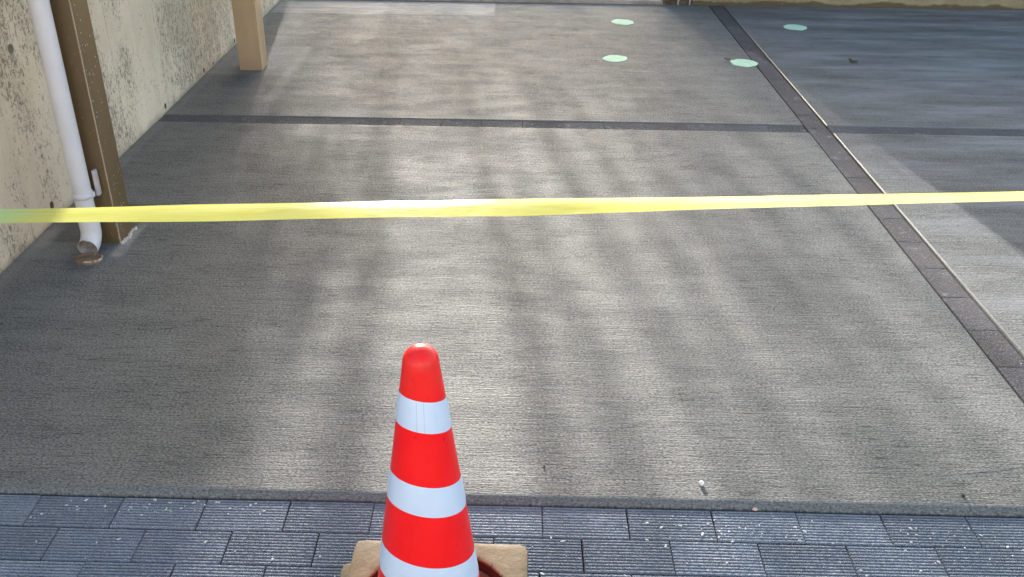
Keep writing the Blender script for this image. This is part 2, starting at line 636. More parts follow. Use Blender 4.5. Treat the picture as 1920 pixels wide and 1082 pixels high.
ZP = -.0075
pav = bed('pavement', -2.6, 3.4, .8, Y0 - .0005, ZP - .011)
for r in range(6):
    first = -1.1116 + (.0, .0876, -.010, .09, .0, .09)[r]
    yc = Y0 - .0035 - .05 - r * .1003
    for k in range(-7, 20):
        x = first + .1 + k * .2
        if x < -2.45 or x > 3.2:
            continue
        o = link('paver', random.choice(pv), parent=pav)
        o.location = (x + random.uniform(-.0008, .0008), yc + random.uniform(-.0006, .0006), ZP + random.uniform(-.0014, .0012))
        o.rotation_euler = (R(random.uniform(-.35, .35)), R(random.uniform(-.2, .2)), R(random.uniform(-.25, .25)) + (math.pi if random.random() < .5 else 0))
pav2 = bed('paver_strip', XS0 + .001, XS1 - .001, Y0 - .2, YB - .002, -.021)
k = 0
y = 6.73
while y > Y0:
    o = link('paver', random.choice(ps), parent=pav2)
    o.location = ((XS0 + XS1) / 2 + random.uniform(-.001, .001), y, .0012 + random.uniform(-.0006, .0005))
    o.rotation_euler = (R(random.uniform(-.2, .2)), R(random.uniform(-.12, .12)), math.pi / 2 + R(random.uniform(-.2, .2)))
    y -= .2003
pav3 = bed('paver_strip', XW, XS0 - .001, YM0 + .001, YM1 - .001, -.021)
x = -.9511 - .1 - .6
while x < XS0 - .09:
    o = link('paver', random.choice(pm), parent=pav3)
    o.location = (x, (YM0 + YM1) / 2, .0008 + random.uniform(-.001, .001))
    o.rotation_euler = (R(random.uniform(-.3, .3)), R(random.uniform(-.2, .2)), R(random.uniform(-.3, .3)))
    x += .2
rem = XS0 - .004 - (x - .1)
o = link('paver', pm[0], parent=pav3)
o.scale = (rem / .2, 1, 1)
o.location = (x - .1 + rem / 2, (YM0 + YM1) / 2, .0006)
pav4 = bed('paver_strip', XS1 + .001, XR, YM0 + .001, YM1 - .001, -.021)
x = XS1 + .102
while x < 4.6:
    o = link('paver', random.choice(pm), parent=pav4)
    o.location = (x, (YM0 + YM1) / 2, .0008 + random.uniform(-.001, .001))
    o.rotation_euler = (R(random.uniform(-.3, .3)), R(random.uniform(-.2, .2)), R(random.uniform(-.3, .3)))
    x += .2

# ------------------------------------------------------------------ left retaining wall
wall = empty('concrete_wall', (XW, 4, 0))
tag(wall, 'mildew-speckled raw concrete wall running along the left side', 'wall')
WH = 2.15
edges = [1.074, 1.989, 2.904, 3.820, 4.735, 5.65, 6.565, 7.25]
for a, b in zip(edges, edges[1:]):
    o = link('wall_panel', bm_mesh('wall_panel', box_bm(XW - .18, XW, a + .001, b - .001, -.06, WH, .003, 1)), M['wall'], smooth=False)
    o.parent = wall
    o.location = (-XW, -4, 0)
core = link('seam_backing', bm_mesh('seam_backing', box_bm(XW - .17, XW - .006, 1.08, 7.24, -.055, WH - .01)), M['joint'])
core.parent = wall
core.location = (-XW, -4, 0)


def disc_bm(r0, r1, h, seg=14, dish=0):
    """flat plug on the wall: axis +X, r0 along y, r1 along z"""
    bm = bmesh.new()
    a = [bm.verts.new((0, r0 * math.cos(t), r1 * math.sin(t))) for t in [2 * math.pi * k / seg for k in range(seg)]]
    b = [bm.verts.new((h, r0 * .94 * math.cos(t), r1 * .94 * math.sin(t))) for t in [2 * math.pi * k / seg for k in range(seg)]]
    c = bm.verts.new((h - dish, 0, 0))
    for k in range(seg):
        bm.faces.new((a[k], a[(k + 1) % seg], b[(k + 1) % seg], b[k]))
        bm.faces.new((b[k], b[(k + 1) % seg], c))
    return bm


M['plug'] = simple('tie_hole_mortar', (.15, .135, .11), .8, (150, .5, .002), .3)
M['tie_rust'] = simple('rusty_tie_hole', (.075, .045, .028), .8, (150, .5, .002), .3)
tie = bm_mesh('tie_hole', disc_bm(.0165, .0165, .0012, 18, .0006))
tie.materials.append(M['plug'])
for (yy, zz) in ((3.054, .668), (2.1, .668), (4.87, .668)):
    o = link('tie_hole', tie, parent=wall)
    o.location = (.0002, yy - 4, zz)
tie2 = bm_mesh('tie_hole', disc_bm(.0135, .0165, .0012, 12, .0006))
tie2.materials.append(M['tie_rust'])
for (yy, zz, s) in ((3.068, .065, 1), (4.303, .034, .9), (4.93, .028, .9), (5.10, .020, .6), (5.55, .03, .9), (2.45, .06, 1)):
    o = link('tie_hole', tie2, parent=wall)
    o.location = (.0002, yy - 4, zz)
    o.scale = (1, s, s)

# ------------------------------------------------------------------ far edge: step on the left, gate, tan wall on the right
o = link('threshold', bm_mesh('threshold', box_bm(XW, 1.085, YB + .004, 7.06, -.05, .034, .006)), M['threshold'])
tag(o, kind='structure')
tanw = link('back_wall', bm_mesh('back_wall', box_bm(1.312, 7.5, YB + .006, YB + .17, -.06, 1.15, .01)), M['tan'])
tag(tanw, 'tan rendered wall with a brown damp foot behind the far right slab', 'wall')
gate = empty('low_gate', (1.19, YB + .05, 0))
tag(gate, 'low brown timber gate between the pinkish step and the tan wall', 'gate')
for (a, b) in ((-.052 - .035, .02 - .003), (.024 + .008, .106 - .003)):
    o = link('timber_board', bm_mesh('timber_board', box_bm(a, b, -.02, .02, -.02, .34, .004)), M['wood'], parent=gate)
for c in (-.096, .0245, .111):
    link('upright', bm_mesh('upright', box_bm(c - .007, c + .0068, -.03, .015, -.04, .36, .003)), M['grey_wood'], parent=gate)
bm = bmesh.new()
for k in range(70):
    x = random.uniform(.93, 1.10)
    yv = YB + random.uniform(-.015, .004)
    a = random.uniform(0, math.pi)
    L = random.uniform(.02, .06)
    d = Vector((math.cos(a), math.sin(a) * .3, random.uniform(.05, .6))).normalized() * L
    z = .006 if yv < YB else .036
    p0 = Vector((x, yv, z))
    w = Vector((0, .0012, .001))
    q = [bm.verts.new(t) for t in (p0 - w, p0 + w, p0 + d + w * .2, p0 + d - w * .2)]
    bm.faces.new(q)
tag(link('dry_grass', bm_mesh('dry_grass', bm, False), M['straw']), kind='stuff')

# ------------------------------------------------------------------ carport posts, roof, downpipe
def carport_post(x0, x1, y0, y1, mat, label, highlight_strip):
    cx, cy = (x0 + x1) / 2, (y0 + y1) / 2
    w, d = (x1 - x0) / 2, (y1 - y0) / 2
    t = empty('carport_post', (cx, cy, 0))
    tag(t, label, 'post', 'posts along the left wall')
    H = 2.42
    if highlight_strip:
        link('post_shaft', bm_mesh('post_shaft', box_bm(-w, w, -d, d, -.02, H, .003, 2)), mat, parent=t)
        link('corner_bead', bm_mesh('corner_bead', box_bm(w - .0035, w + .0006, -d - .0006, -d + .0025, -.015, H, .001, 2)), M['bead'], parent=t)  # corner highlight painted as a thin lighter strip
    else:
        link('post_shaft', bm_mesh('post_shaft', box_bm(-w, w - .0205, -d, d, -.02, H, .0012, 1)), mat, parent=t)
        link('cover_strip', bm_mesh('cover_strip', box_bm(w - .0202, w, -d, d, -.02, H, .0015, 2)), mat, parent=t)
    return t


p1 = carport_post(-1.540, -1.4135, 2.889, 3.011, M['post1'], 'dark bronze square post speckled with white paint beside the downpipe', True)
p2 = carport_post(-1.559, -1.430, 5.020, 5.150, M['post2'], 'plain lighter bronze square post standing further back by the wall', False)
# rust and chipped mortar at the foot of the near post
bm = bmesh.new()
for k in range(26):
    yy = 2.885 + k / 25 * .13
    s = random.uniform(.003, .009)
    c = Vector((-1.411 + random.uniform(0, .012), yy, TOP + .001))
    bmesh.ops.create_icosphere(bm, subdivisions=1, radius=s, matrix=Matrix.Translation(c) @ Matrix.Diagonal((1, 1.3, .55, 1)))
chips = link('mortar_crumbs', bm_mesh('mortar_crumbs', bm), M['chip'])
tag(chips, kind='stuff')

# downpipe
def tube(path, radii, seg=28, close_end=False):
    v, f = [], []
    n = len(path)
    for i, (p, r) in enumerate(zip(path, radii)):
        p = Vector(p)
        a = Vector(path[max(i - 1, 0)])
        b = Vector(path[min(i + 1, n - 1)])
        t = (b - a).normalized() if (b - a).length > 1e-9 else Vector((0, 0, -1))
        u = Vector((1, 0, 0))
        u = (u - t * u.dot(t)).normalized()
        w = t.cross(u)
        for k in range(seg):
            ang = 2 * math.pi * k / seg
            v.append(p + (u * math.cos(ang) + w * math.sin(ang)) * r)
    for i in range(n - 1):
        for k in range(seg):
            f.append((i * seg + k, i * seg + (k + 1) % seg, (i + 1) * seg + (k + 1) % seg, (i + 1) * seg + k))
    return v, f


PX, PY, PR = -1.4835, 2.832, .0310
dp = empty('downpipe', (PX, PY, 0))
tag(dp, 'pale grey plastic downpipe with an open elbow beside the dark post', 'downpipe')
v, f = tube([(0, 0, 2.42), (0, 0, .165)], [PR, PR])
link('pipe', pyd('pipe', v, f), M['pvc'], parent=dp, smooth=True)
# elbow: sleeve, bend towards the camera, open thin-walled mouth
path, rad = [], []
for z in (.165, .163, .088):
    path.append((0, 0, z)); rad.append(PR + .0035 if z < .204 else PR + .0005)
br = .048
for k in range(1, 9):
    a = k / 8 * R(80)
    path.append((0, -br * (1 - math.cos(a)), .088 - br * math.sin(a))); rad.append(PR + .0035)
a = R(80)
dirv = Vector((0, -math.sin(a), -math.cos(a)))
end = Vector(path[-1])
path.append(tuple(end + dirv * .012)); rad.append(PR + .0035)
for (q, rr_) in ((.0125, PR + .003), (.012, PR + .0012)):
    pass
v, f = tube(path, rad)
elbow = link('elbow', pyd('elbow', v, f), M['pvc'], parent=dp, smooth=True)
mouth = end + dirv * .012
inner = [tuple(mouth), tuple(mouth - dirv * .0001), tuple(mouth - dirv * .006), tuple(Vector(path[-4]) * .5 + Vector(path[-3]) * .5), path[5], path[4]]
v, f = tube([inner[0], inner[2], inner[3], inner[4], inner[5]], [PR + .0035, PR + .001, PR, PR, PR * .9])
inn = pyd('elbow_lining', v, f)
link('elbow_lining', inn, M['pvc_in'], parent=elbow, smooth=True)
# small moulded tab
link('tab', bm_mesh('tab', box_bm(-.008, .004, -PR - .007, -PR - .002, .058, .063, .001)), M['pvc'], parent=elbow)
# clip band and the plate that holds it to the post
v, f = tube([(0, 0, .232), (0, 0, .231), (0, 0, .213), (0, 0, .212)], [PR, PR + .004, PR + .004, PR])
band = link('clip_band', pyd('clip_band', v, f), M['pvc'], parent=dp, smooth=True)
link('clip_ear', bm_mesh('clip_ear', box_bm(PR - .002, PR + .012, -.012, .004, .217, .234, .002)), M['pvc'], parent=band)
M['pinkish'] = simple('pinkish_plastic', (.52, .46, .44), .45, None, .5)
link('clip_plate', bm_mesh('clip_plate', box_bm(PR + .001, PR + .014, .026, .050, .205, .30, .004, 2)), M['pinkish'], parent=band)

# drain stub under the elbow
dr = empty('drain_stub', (-1.4745, 2.757, TOP))
tag(dr, 'low round brown drain cap with chipped rim under the downpipe mouth', 'drain')
v, f = [], []
seg = 30
rad = [(.0465, -.006), (.0465, .010), (.0445, .0125), (.0415, .0115), (.0405, .0095), (.03, .0085), (.015, .008)]
for r_, z_ in rad:
    for k in range(seg):
        a = 2 * math.pi * k / seg
        j = 1 + .02 * math.sin(3 * a + r_ * 90) + random.uniform(-.012, .012)
        v.append((r_ * j * math.cos(a), r_ * j * math.sin(a) * .86, z_ + .004 * math.cos(a + 2.2)))
v.append((0, 0, .008))
for i in range(len(rad) - 1):
    for k in range(seg):
        f.append((i * seg + k, i * seg + (k + 1) % seg, (i + 1) * seg + (k + 1) % seg, (i + 1) * seg + k))
for k in range(seg):
    f.append(((len(rad) - 1) * seg + k, (len(rad) - 1) * seg + (k + 1) % seg, len(v) - 1))
link('drain_cap', pyd('drain_cap', v, f), M['rust'], parent=dr, smooth=True)
bm = bmesh.new()
for k in range(26):
    a = R(random.uniform(-85, 40))
    s = random.uniform(.0015, .0042)
    c = Vector((.0455 * math.cos(a), .0455 * .86 * math.sin(a), .010 + .004 * math.cos(a + 2.2)))
    bmesh.ops.create_icosphere(bm, subdivisions=1, radius=s, matrix=Matrix.Translation(c) @ Matrix.Diagonal((1.3, 1.3, .7, 1)))
link('chipped_rim', bm_mesh('chipped_rim', bm), M['chip'], parent=dr)

# ------------------------------------------------------------------ traffic cone and weights
CX, CY = -.146, 1.25
zz = [.0, .012, .02, .05, .177, .242, .356, .417, .529, .589, .655]
rr = [.128, .126, .118, .1125, .0945, .0868, .0715, .063, .048, .0400, .0312]


def cr(z):
    for i in range(len(zz) - 1):
        if z <= zz[i + 1]:
            t = (z - zz[i]) / (zz[i + 1] - zz[i])
            return rr[i] + (rr[i + 1] - rr[i]) * t
    return rr[-1]


TA, TB = -.19, -.27      # slant of the reflective bands


def slant(z0, t):
    z = z0
    for _ in range(5):
        r = cr(z)
        z = z0 + r * (TA * math.cos(t) + TB * math.sin(t))
    return z


cone = empty('traffic_cone', (CX, CY, ZP + .012))
tag(cone, 'red traffic cone with three white reflective bands in front of the slab', 'traffic cone')
seg = 72
v, f = [], []
prof = [(cr(z), z) for z in (.0, .012, .02, .05, .1, .15, .2, .25, .3, .35, .4, .45, .5, .55, .6, .64)]
prof += [(.0312 * math.cos(a) if a > 0 else .0312, .657 + .029 * math.sin(a)) for a in [R(d) for d in (0, 12, 24, 36, 48, 58, 68, 78, 85)]]
for r_, z_ in prof:
    for k in range(seg):
        a = 2 * math.pi * k / seg
        v.append((r_ * math.cos(a), r_ * math.sin(a), z_))
v.append((0, 0, .6865))
for i in range(len(prof) - 1):
    for k in range(seg):
        f.append((i * seg + k, i * seg + (k + 1) % seg, (i + 1) * seg + (k + 1) % seg, (i + 1) * seg + k))
for k in range(seg):
    f.append(((len(prof) - 1) * seg + k, (len(prof) - 1) * seg + (k + 1) % seg, len(v) - 1))
link('cone_body', pyd('cone_body', v, f), M['red'], parent=cone, smooth=True)
for (lo, hi) in ((.529, .591), (.354, .4175), (.176, .2415)):
    v, f = [], []
    rows = 7
    for i in range(rows):
        z0 = lo + (hi - lo) * i / (rows - 1)
        for k in range(seg):
            a = 2 * math.pi * k / seg
            z = slant(z0, a)
            r_ = cr(z) + (.0011 if 0 < i < rows - 1 else .0004)
            v.append((r_ * math.cos(a), r_ * math.sin(a), z))
    for i in range(rows - 1):
        for k in range(seg):
            f.append((i * seg + k, i * seg + (k + 1) % seg, (i + 1) * seg + (k + 1) % seg, (i + 1) * seg + k))
    link('reflective_band', pyd('reflective_band', v, f), M['white'], parent=cone, smooth=True)
link('cone_base', bm_mesh('cone_base', box_bm(-.175, .175, -.175, .175, -.012, .011, .004)), M['hole_wall'], parent=cone)  # red base coloured near black for the shade inside the weights


def weight(cx, cy, z0, z1, rot, half, hole, label):
    t = empty('cone_weight', (cx, cy, z0))
    t.rotation_euler = (0, 0, rot)
    tag(t, label, 'cone weight', 'weights stacked round the cone')
    n = 96
    def sq(s, rc, a):
        # rounded square, radius along angle a
        c, d = math.cos(a), math.sin(a)
        lo, hi = 0, 2
        for _ in range(30):
            mid = (lo + hi) / 2
            x, y = abs(c * mid), abs(d * mid)
            qx, qy = max(x - (s - rc), 0), max(y - (s - rc), 0)
            inside = math.hypot(qx, qy) <= rc if (x > s - rc and y > s - rc) else (x <= s and y <= s)
            lo, hi = (mid, hi) if inside else (lo, mid)
        return lo
    h = z1 - z0
    rings = []
    for (s, z) in ((half - .004, 0), (half, .004), (half, h - .005), (half - .0015, h - .0015), (half - .008, h)):
        rings.append([(sq(s, .014, 2 * math.pi * k / n), z) for k in range(n)])
    for q in (.25, .5, .75, 1.0):
        ring = []
        for k in range(n):
            a = 2 * math.pi * k / n
            ro = sq(half - .008, .014, a)
            ring.append((ro + (hole + .006 - ro) * q, h))
        rings.append(ring)
    rings.append([(hole + .002, h - .001)] * n)
    rings.append([(hole, h - .004)] * n)
    v, f = [], []
    for ring in rings:
        for k in range(n):
            a = 2 * math.pi * k / n
            r_, z_ = ring[k]
            p = Vector((r_ * math.cos(a), r_ * math.sin(a), z_))
            if z_ > h * .5:
                p.z += .0013 * mnoise.noise(Vector((p.x * 11 + cx * 50, p.y * 11, rot * 9))) + .0004 * mnoise.noise(Vector((p.x * 40, p.y * 40, rot * 9)))
            v.append(p)
    for i in range(len(rings) - 1):
        for k in range(n):
            f.append((i * n + k, i * n + (k + 1) % n, (i + 1) * n + (k + 1) % n, (i + 1) * n + k))
    link('weight_body', pyd('weight_body', v, f), M['beige'], parent=t, smooth=True).data.set_sharp_from_angle(angle=R(32))
    # inner wall of the hole with short notches in its lip
    v, f = [], []
    for (r_, z_) in ((hole + .0005, h - .0035), (hole, h - .008), (hole - .002, .0)):
        for k in range(n):
            a = 2 * math.pi * k / n
            v.append((r_ * math.cos(a), r_ * math.sin(a), z_))
    for i in range(2):
        for k in range(n):
            f.append((i * n + k, i * n + (k + 1) % n, (i + 1) * n + (k + 1) % n, (i + 1) * n + k))
    link('hole_lining', pyd('hole_lining', v, f), M['hole_wall'], parent=t, smooth=True)
    bm = bmesh.new()
    for k in range(30):
        a = 2 * math.pi * (k + random.uniform(-.25, .25)) / 30
        mt = Matrix.Rotation(a, 4, 'Z') @ Matrix.Translation((hole + .003, 0, h - .0005))
        box = box_bm(-.0045, .0045, -.0008, .0008, -.002, .0006)
        box.transform(mt)
        tmp = bpy.data.meshes.new('tmp')
        box.to_mesh(tmp)
        box.free()
        bm.from_mesh(tmp)
        bpy.data.meshes.remove(tmp)
    link('lip_notches', bm_mesh('lip_notches', bm), M['hole_wall'], parent=t)['kind'] = 'stuff'


weight(-.150, 1.215, .004, .034, R(3.2), .188, .166, 'beige lower cone weight peeking out at the left under the top one')
weight(-.137, 1.240, .035, .065, R(-.6), .1865, .163, 'beige square top cone weight around the red cone')

# ------------------------------------------------------------------ yellow barrier tape
tape_top = [(-1.073, .712), (-.62, .733), (-.285, .747), (.002, .757), (.482, .774), (1.039, .796)]
keys = [(-1.735, 90, .70), (-1.074, 91, .697), (-.62, 85.5, .714), (-.285, 86.5, .7285), (.002, 85.5, .7385), (.484, 95.5, .761), (1.04, 99.5, .786), (3.8, 95, .90)]
# key: x, lean away from the camera in degrees, height of the middle line


def interp(x, i):
    for a, b in zip(keys, keys[1:]):
        if x <= b[0]:
            t = (x - a[0]) / (b[0] - a[0])
            t = t * t * (3 - 2 * t) if i == 1 else t
            return a[i] + (b[i] - a[i]) * t
    return keys[-1][i]


v, f, uvs = [], [], []
TW, NS, NW = .0695, 260, 6
for i in range(NS + 1):
    x = -1.73 + (3.8 + 1.73) * i / NS
    a = R(interp(x, 1) + 1.2 * mnoise.noise(Vector((x * 4, 3.1, 0))))
    zc = interp(x, 2)
    d = Vector((0, math.sin(a), math.cos(a)))
    nrm = Vector((0, -math.cos(a), math.sin(a)))
    for j in range(NW + 1):
        s = (j / NW - .5)
        rip = .0005 * mnoise.noise(Vector((x * 7, s * 3, 0))) + .00025 * mnoise.noise(Vector((x * 26, s * 4, 5)))
        p = Vector((x, 1.7, zc)) + d * s * TW + nrm * (rip - .004 * abs(s - .1))
        v.append(p)
        uvs.append((i / NS, j / NW))
for i in range(NS):
    for j in range(NW):
        k = i * (NW + 1) + j
        f.append((k, k + NW + 1, k + NW + 2, k + 1))
me = pyd('barrier_tape', v, f)
ul = me.uv_layers.new(name='UVMap')
for lp in me.loops:
    ul.data[lp.index].uv = uvs[lp.vertex_index]
o = link('barrier_tape', me, M['tape'], smooth=True)
tag(o, 'taut yellow barrier tape stretched across the whole view above the slab', 'tape')

# ------------------------------------------------------------------ small things on the slab
spots = [(.745, 6.271, .078, 'mint green paint spot farthest back on the middle slab'),
         (.610, 5.370, .074, 'mint green paint spot with a ragged right edge in the middle slab'),
         (1.372, 5.324, .080, 'mint green paint spot touching the long paver strip'),
         (1.911, 6.198, .076, 'mint green paint spot on the right slab beyond the strip')]
for (x, yv, r_, lab) in spots:
    n = 40
    bm = bmesh.new()
    a_, b_ = [], []
    for k in range(n):
        t = 2 * math.pi * k / n
        j = 1 + .12 * mnoise.noise(Vector((math.cos(t) * 1.6 + x * 9, math.sin(t) * 1.6, yv))) + .11 * mnoise.noise(Vector((math.cos(t) * 6 + x * 9, math.sin(t) * 6, yv)))
        a_.append(bm.verts.new((r_ * j * math.cos(t), r_ * j * math.sin(t) * 1.0, 0)))
        b_.append(bm.verts.new((r_ * j * .98 * math.cos(t), r_ * j * .98 * math.sin(t), .0022)))
    c = bm.verts.new((0, 0, .0026))
    for k in range(n):
        bm.faces.new((a_[k], a_[(k + 1) % n], b_[(k + 1) % n], b_[k]))
        bm.faces.new((b_[k], b_[(k + 1) % n], c))
    o = link('paint_spot', bm_mesh('paint_spot', bm), M['mint'], loc=(x, yv, TOP + .0005))
    tag(o, lab, 'paint spot', 'mint green paint spots')
    o.rotation_euler = (0, 0, 0)


def leaf(x, y, rot, L, W, curl, mat, name, label, cat):
    v, f = [], []
    ns = 9
    for i in range(ns):
        t = i / (ns - 1)
        w = W * math.sin(math.pi * min(1, t * .93 + .05)) ** .8 * (1 + .25 * math.sin(t * 19))
        z = .003 + curl * (2 * t - 1) ** 2
        for s in (-1, -.5, 0, .5, 1):
            v.append(((t - .5) * L, w * s, z + abs(s) * curl * .8 * (1 - .4 * t)))
    for i in range(ns - 1):
        for k in range(4):
            q = i * 5 + k
            f.append((q, q + 1, q + 6, q + 5))
    o = link(name, pyd(name, v, f), mat, smooth=True, loc=(x, y, TOP))
    o.rotation_euler = (0, 0, rot)
    sm = o.modifiers.new('thickness', 'SOLIDIFY')
    sm.thickness = .0006
    return tag(o, label, cat)


leaf(2.035, 5.375, R(-35), .055, .016, .010, M['leaf'], 'dry_leaf', 'small curled brown leaf lying on the far right slab', 'leaf')
leaf(1.285, 5.385, R(150), .035, .007, .006, M['dark_bit'], 'dry_leaf', 'dark leaf scrap at the left rim of the mint spot by the strip', 'leaf')


def stone(x, y, z, r, mat, label, sc=(1, 1, 1), name='pebble'):
    bm = bmesh.new()
    bmesh.ops.create_icosphere(bm, subdivisions=2, radius=r)
    for q in bm.verts:
        q.co *= 1 + .28 * mnoise.noise(q.co * (1.2 / r) + Vector((x * 31, y * 17, 0)))
        q.co.x *= sc[0]; q.co.y *= sc[1]; q.co.z *= sc[2]
    o = link(name, bm_mesh(name, bm), mat, loc=(x, y, z + r * sc[2] * .75))
    return tag(o, label, 'pebble')


stone(.478, 1.688, TOP, .0062, M['white_stone'], 'white pebble casting a shadow at the slab edge', (.95, 1, 1.05))
stone(.594, 1.6185, ZP, .0052, M['pink_stone'], 'pinkish pebble in the joint between slab and pavers', (1.3, .9, .8))
stone(1.104, 1.668, TOP, .005, M['dark_bit'], 'dark grit crumb near the right slab edge', (.8, 1.2, .8))
stone(.096, 1.738, TOP, .004, M['dark_bit'], 'dark grit crumb on the slab to the right of the cone', (.6, 1.4, .8))
# light mortar chips and grit on the pavers
bm = bmesh.new()
rnd = random.Random(5)
cl = [(-1.0, 1.575, .07, 16), (-.82, 1.585, .05, 30), (-.66, 1.58, .08, 20), (.42, 1.565, .10, 24), (.56, 1.55, .08, 30), (.97, 1.56, .07, 16), (.2, 1.46, .25, 26), (.8, 1.45, .35, 34), (-.9, 1.5, .3, 20), (1.15, 1.5, .1, 14)]
for (x, yv, sp, n) in cl:
    for k in range(n):
        px, py = rnd.gauss(x, sp), rnd.gauss(yv, .02 if sp < .2 else .06)
        if py > 1.612:
            continue
        s = rnd.choice((.0011, .0014, .0018, .0024, .0032))
        bmesh.ops.create_icosphere(bm, subdivisions=1, radius=s, matrix=Matrix.Translation((px, py, ZP + .0012)) @ Matrix.Rotation(rnd.uniform(0, 3), 4, 'Z') @ Matrix.Diagonal((rnd.uniform(.8, 2.2), 1, .4, 1)))
M['chip_pale'] = simple('pale_chips', (.46, .46, .45), .8, None, .2, .3, 200)
tag(link('mortar_chips', bm_mesh('mortar_chips', bm), M['chip_pale']), kind='stuff')
# faint raised trowel ridge at the right
v, f = [], []
for i in range(25):
    t = i / 24
    x = 1.06 + t * .36
    yv = 1.742 + .02 * t + .055 * t * t
    h = .0013 * math.sin(math.pi * (.08 + .9 * t)) * (1 + .3 * mnoise.noise(Vector((t * 14, 0, 0))))
    for (dy, z) in ((-.006, -.001), (0, h), (.008, -.001)):
        v.append((x, yv + dy, TOP + z))
for i in range(24):
    for k in range(2):
        q = i * 3 + k
        f.append((q, q + 1, q + 4, q + 3))
o = link('mortar_ridge', pyd('mortar_ridge', v, f), M['concrete'], smooth=True)
tag(o, kind='structure')

# ------------------------------------------------------------------ carport roof over the slabs
roof = empty('carport_roof', (0, 4.1, 2.42))
tag(roof, 'bronze carport roof of smoked panels carried by the two posts', 'carport roof')
M['smoked'] = simple('smoked_panel', (.10, .085, .07), .35, None, .4)
M['bronze'] = simple('bronze_frame', (.15, .10, .055), .4, None, .5)
for k in range(4):
    a = 2.72 - 4.1 + k * .69
    link('roof_panel', bm_mesh('roof_panel', box_bm(-1.70, .95, a + .02, a + .67, .012, .020)), M['smoked'], parent=roof)
for k in range(5):
    a = 2.72 - 4.1 + k * .69
    link('rafter', bm_mesh('rafter', box_bm(-1.71, .97, a - .018, a + .018, .0, .06, .003)), M['bronze'], parent=roof)
for x in (-1.73, .975):
    link('gutter', bm_mesh('gutter', box_bm(x - .02 if x < 0 else x, x if x < 0 else x + .04, -1.42, 1.42, .0, .09, .004)), M['bronze'], parent=roof)

# ------------------------------------------------------------------ unseen building added behind the camera to bounce sunlight forward
bounce_facade = empty('house', (0, -9, 0))
tag(bounce_facade, 'pale rendered two-storey house across the street facing the sun', 'house')
M['render'] = simple('pale_render', (.34, .35, .37), .8, (40, .3, .004), .3, .04, 3)
M['roof_tile'] = simple('grey_roof', (.12, .12, .13), .6, None, .4)
M['glass'] = simple('window_glass', (.05, .06, .07), .08, None, .5)
link('house_wall', bm_mesh('house_wall', box_bm(-9, 9, -7, 0, -.1, 6.2)), M['render'], parent=bounce_facade)
v = [(-9.5, .5, 6.203), (9.5, .5, 6.203), (9.5, -7.5, 6.203), (-9.5, -7.5, 6.203), (-9.5, -3.5, 8.2), (9.5, -3.5, 8.2)]
link('roof', pyd('roof', v, [(0, 1, 5, 4), (2, 3, 4, 5), (1, 2, 5), (3, 0, 4), (0, 3, 2, 1)]), M['roof_tile'], parent=bounce_facade)
for zc in (1.1, 4.0):
    for xc in (-6, 6):
        w_ = link('window', bm_mesh('window', box_bm(xc - .85, xc + .85, .003, .05, zc, zc + 1.2, .01)), M['pvc'], parent=bounce_facade)
        link('pane', bm_mesh('pane', box_bm(xc - .78, xc + .78, .051, .056, zc + .07, zc + 1.13)), M['glass'], parent=w_)

# ------------------------------------------------------------------ unseen plants added beyond the far edge to stripe and soften the sun
def limb(bm, pts, r0, r1, seg=7):
    prev = None
    n = len(pts)
    for i, p in enumerate(pts):
        a, b = pts[max(0, i - 1)], pts[min(n - 1, i + 1)]
        t = (b - a).normalized()
        u = t.orthogonal().normalized()
        w = t.cross(u)
        r_ = r0 + (r1 - r0) * i / (n - 1)
        ring = [bm.verts.new(p + (u * math.cos(2 * math.pi * k / seg) + w * math.sin(2 * math.pi * k / seg)) * r_) for k in range(seg)]
        if prev:
            for k in range(seg):
                bm.faces.new((prev[k], prev[(k + 1) % seg], ring[(k + 1) % seg], ring[k]))
        prev = ring


TY = 13.0
BL = ['leftmost of the thin bamboo stems beyond the far edge'] + ['thin bamboo stem ' + w + ' in from the left of the clump beyond the far edge' for w in ('second', 'third', 'fourth', 'fifth', 'sixth', 'seventh', 'eighth')] + ['rightmost of the thin bamboo stems beyond the far edge']
rnd = random.Random(3)
for q, (sx, hgt) in enumerate(((-.67, 4.2), (-.15, 4.5), (.03, 4.3), (.20, 4.7), (.37, 4.4), (.56, 4.6), (.75, 4.2), (.95, 4.5), (1.2, 4.3))):
    x0 = -1.245 + sx * .62
    t = empty('bamboo', (x0, TY + rnd.uniform(-.2, .2), -.06))  # unseen stems added and shaped to cast stripes on the near slab
    tag(t, BL[q], 'bamboo', 'bamboo stems beyond the far edge')
    bm = bmesh.new()
    pts = []
    for i in range(10):
        u = i / 9
        pts.append(Vector((sx * .38 * (u * hgt / 3.05) + .05 * math.sin(u * 5 + q), 0, u * hgt)))
    limb(bm, pts, .015, .006, 6)
    link('culm', bm_mesh('culm', bm), M['bamboo'], parent=t)
    v, f = [], []
    for k in range(210):
        z = rnd.triangular(2.35, hgt, 3.2)
        cx_ = sx * .38 * z / 3.05 + .05 * math.sin(z / hgt * 5 + q)
        w_ = .020 + .016 * min(1, max(0, (z - 2.3) / .8))
        c = Vector((cx_ + rnd.gauss(0, w_), rnd.gauss(0, .12), z))
        d = Vector((rnd.uniform(-.5, .5), rnd.uniform(-.6, .6), rnd.uniform(-1, -.2))).normalized()
        u = d.orthogonal().normalized()
        L, W = rnd.uniform(.07, .12), rnd.uniform(.007, .012)
        i = len(v)
        v += [c - d * L * .5, c + u * W, c + d * L * .5, c - u * W]
        f.append((i, i + 1, i + 2, i + 3))
    link('leaves', pyd('leaves', v, f), M['foliage'], parent=t)


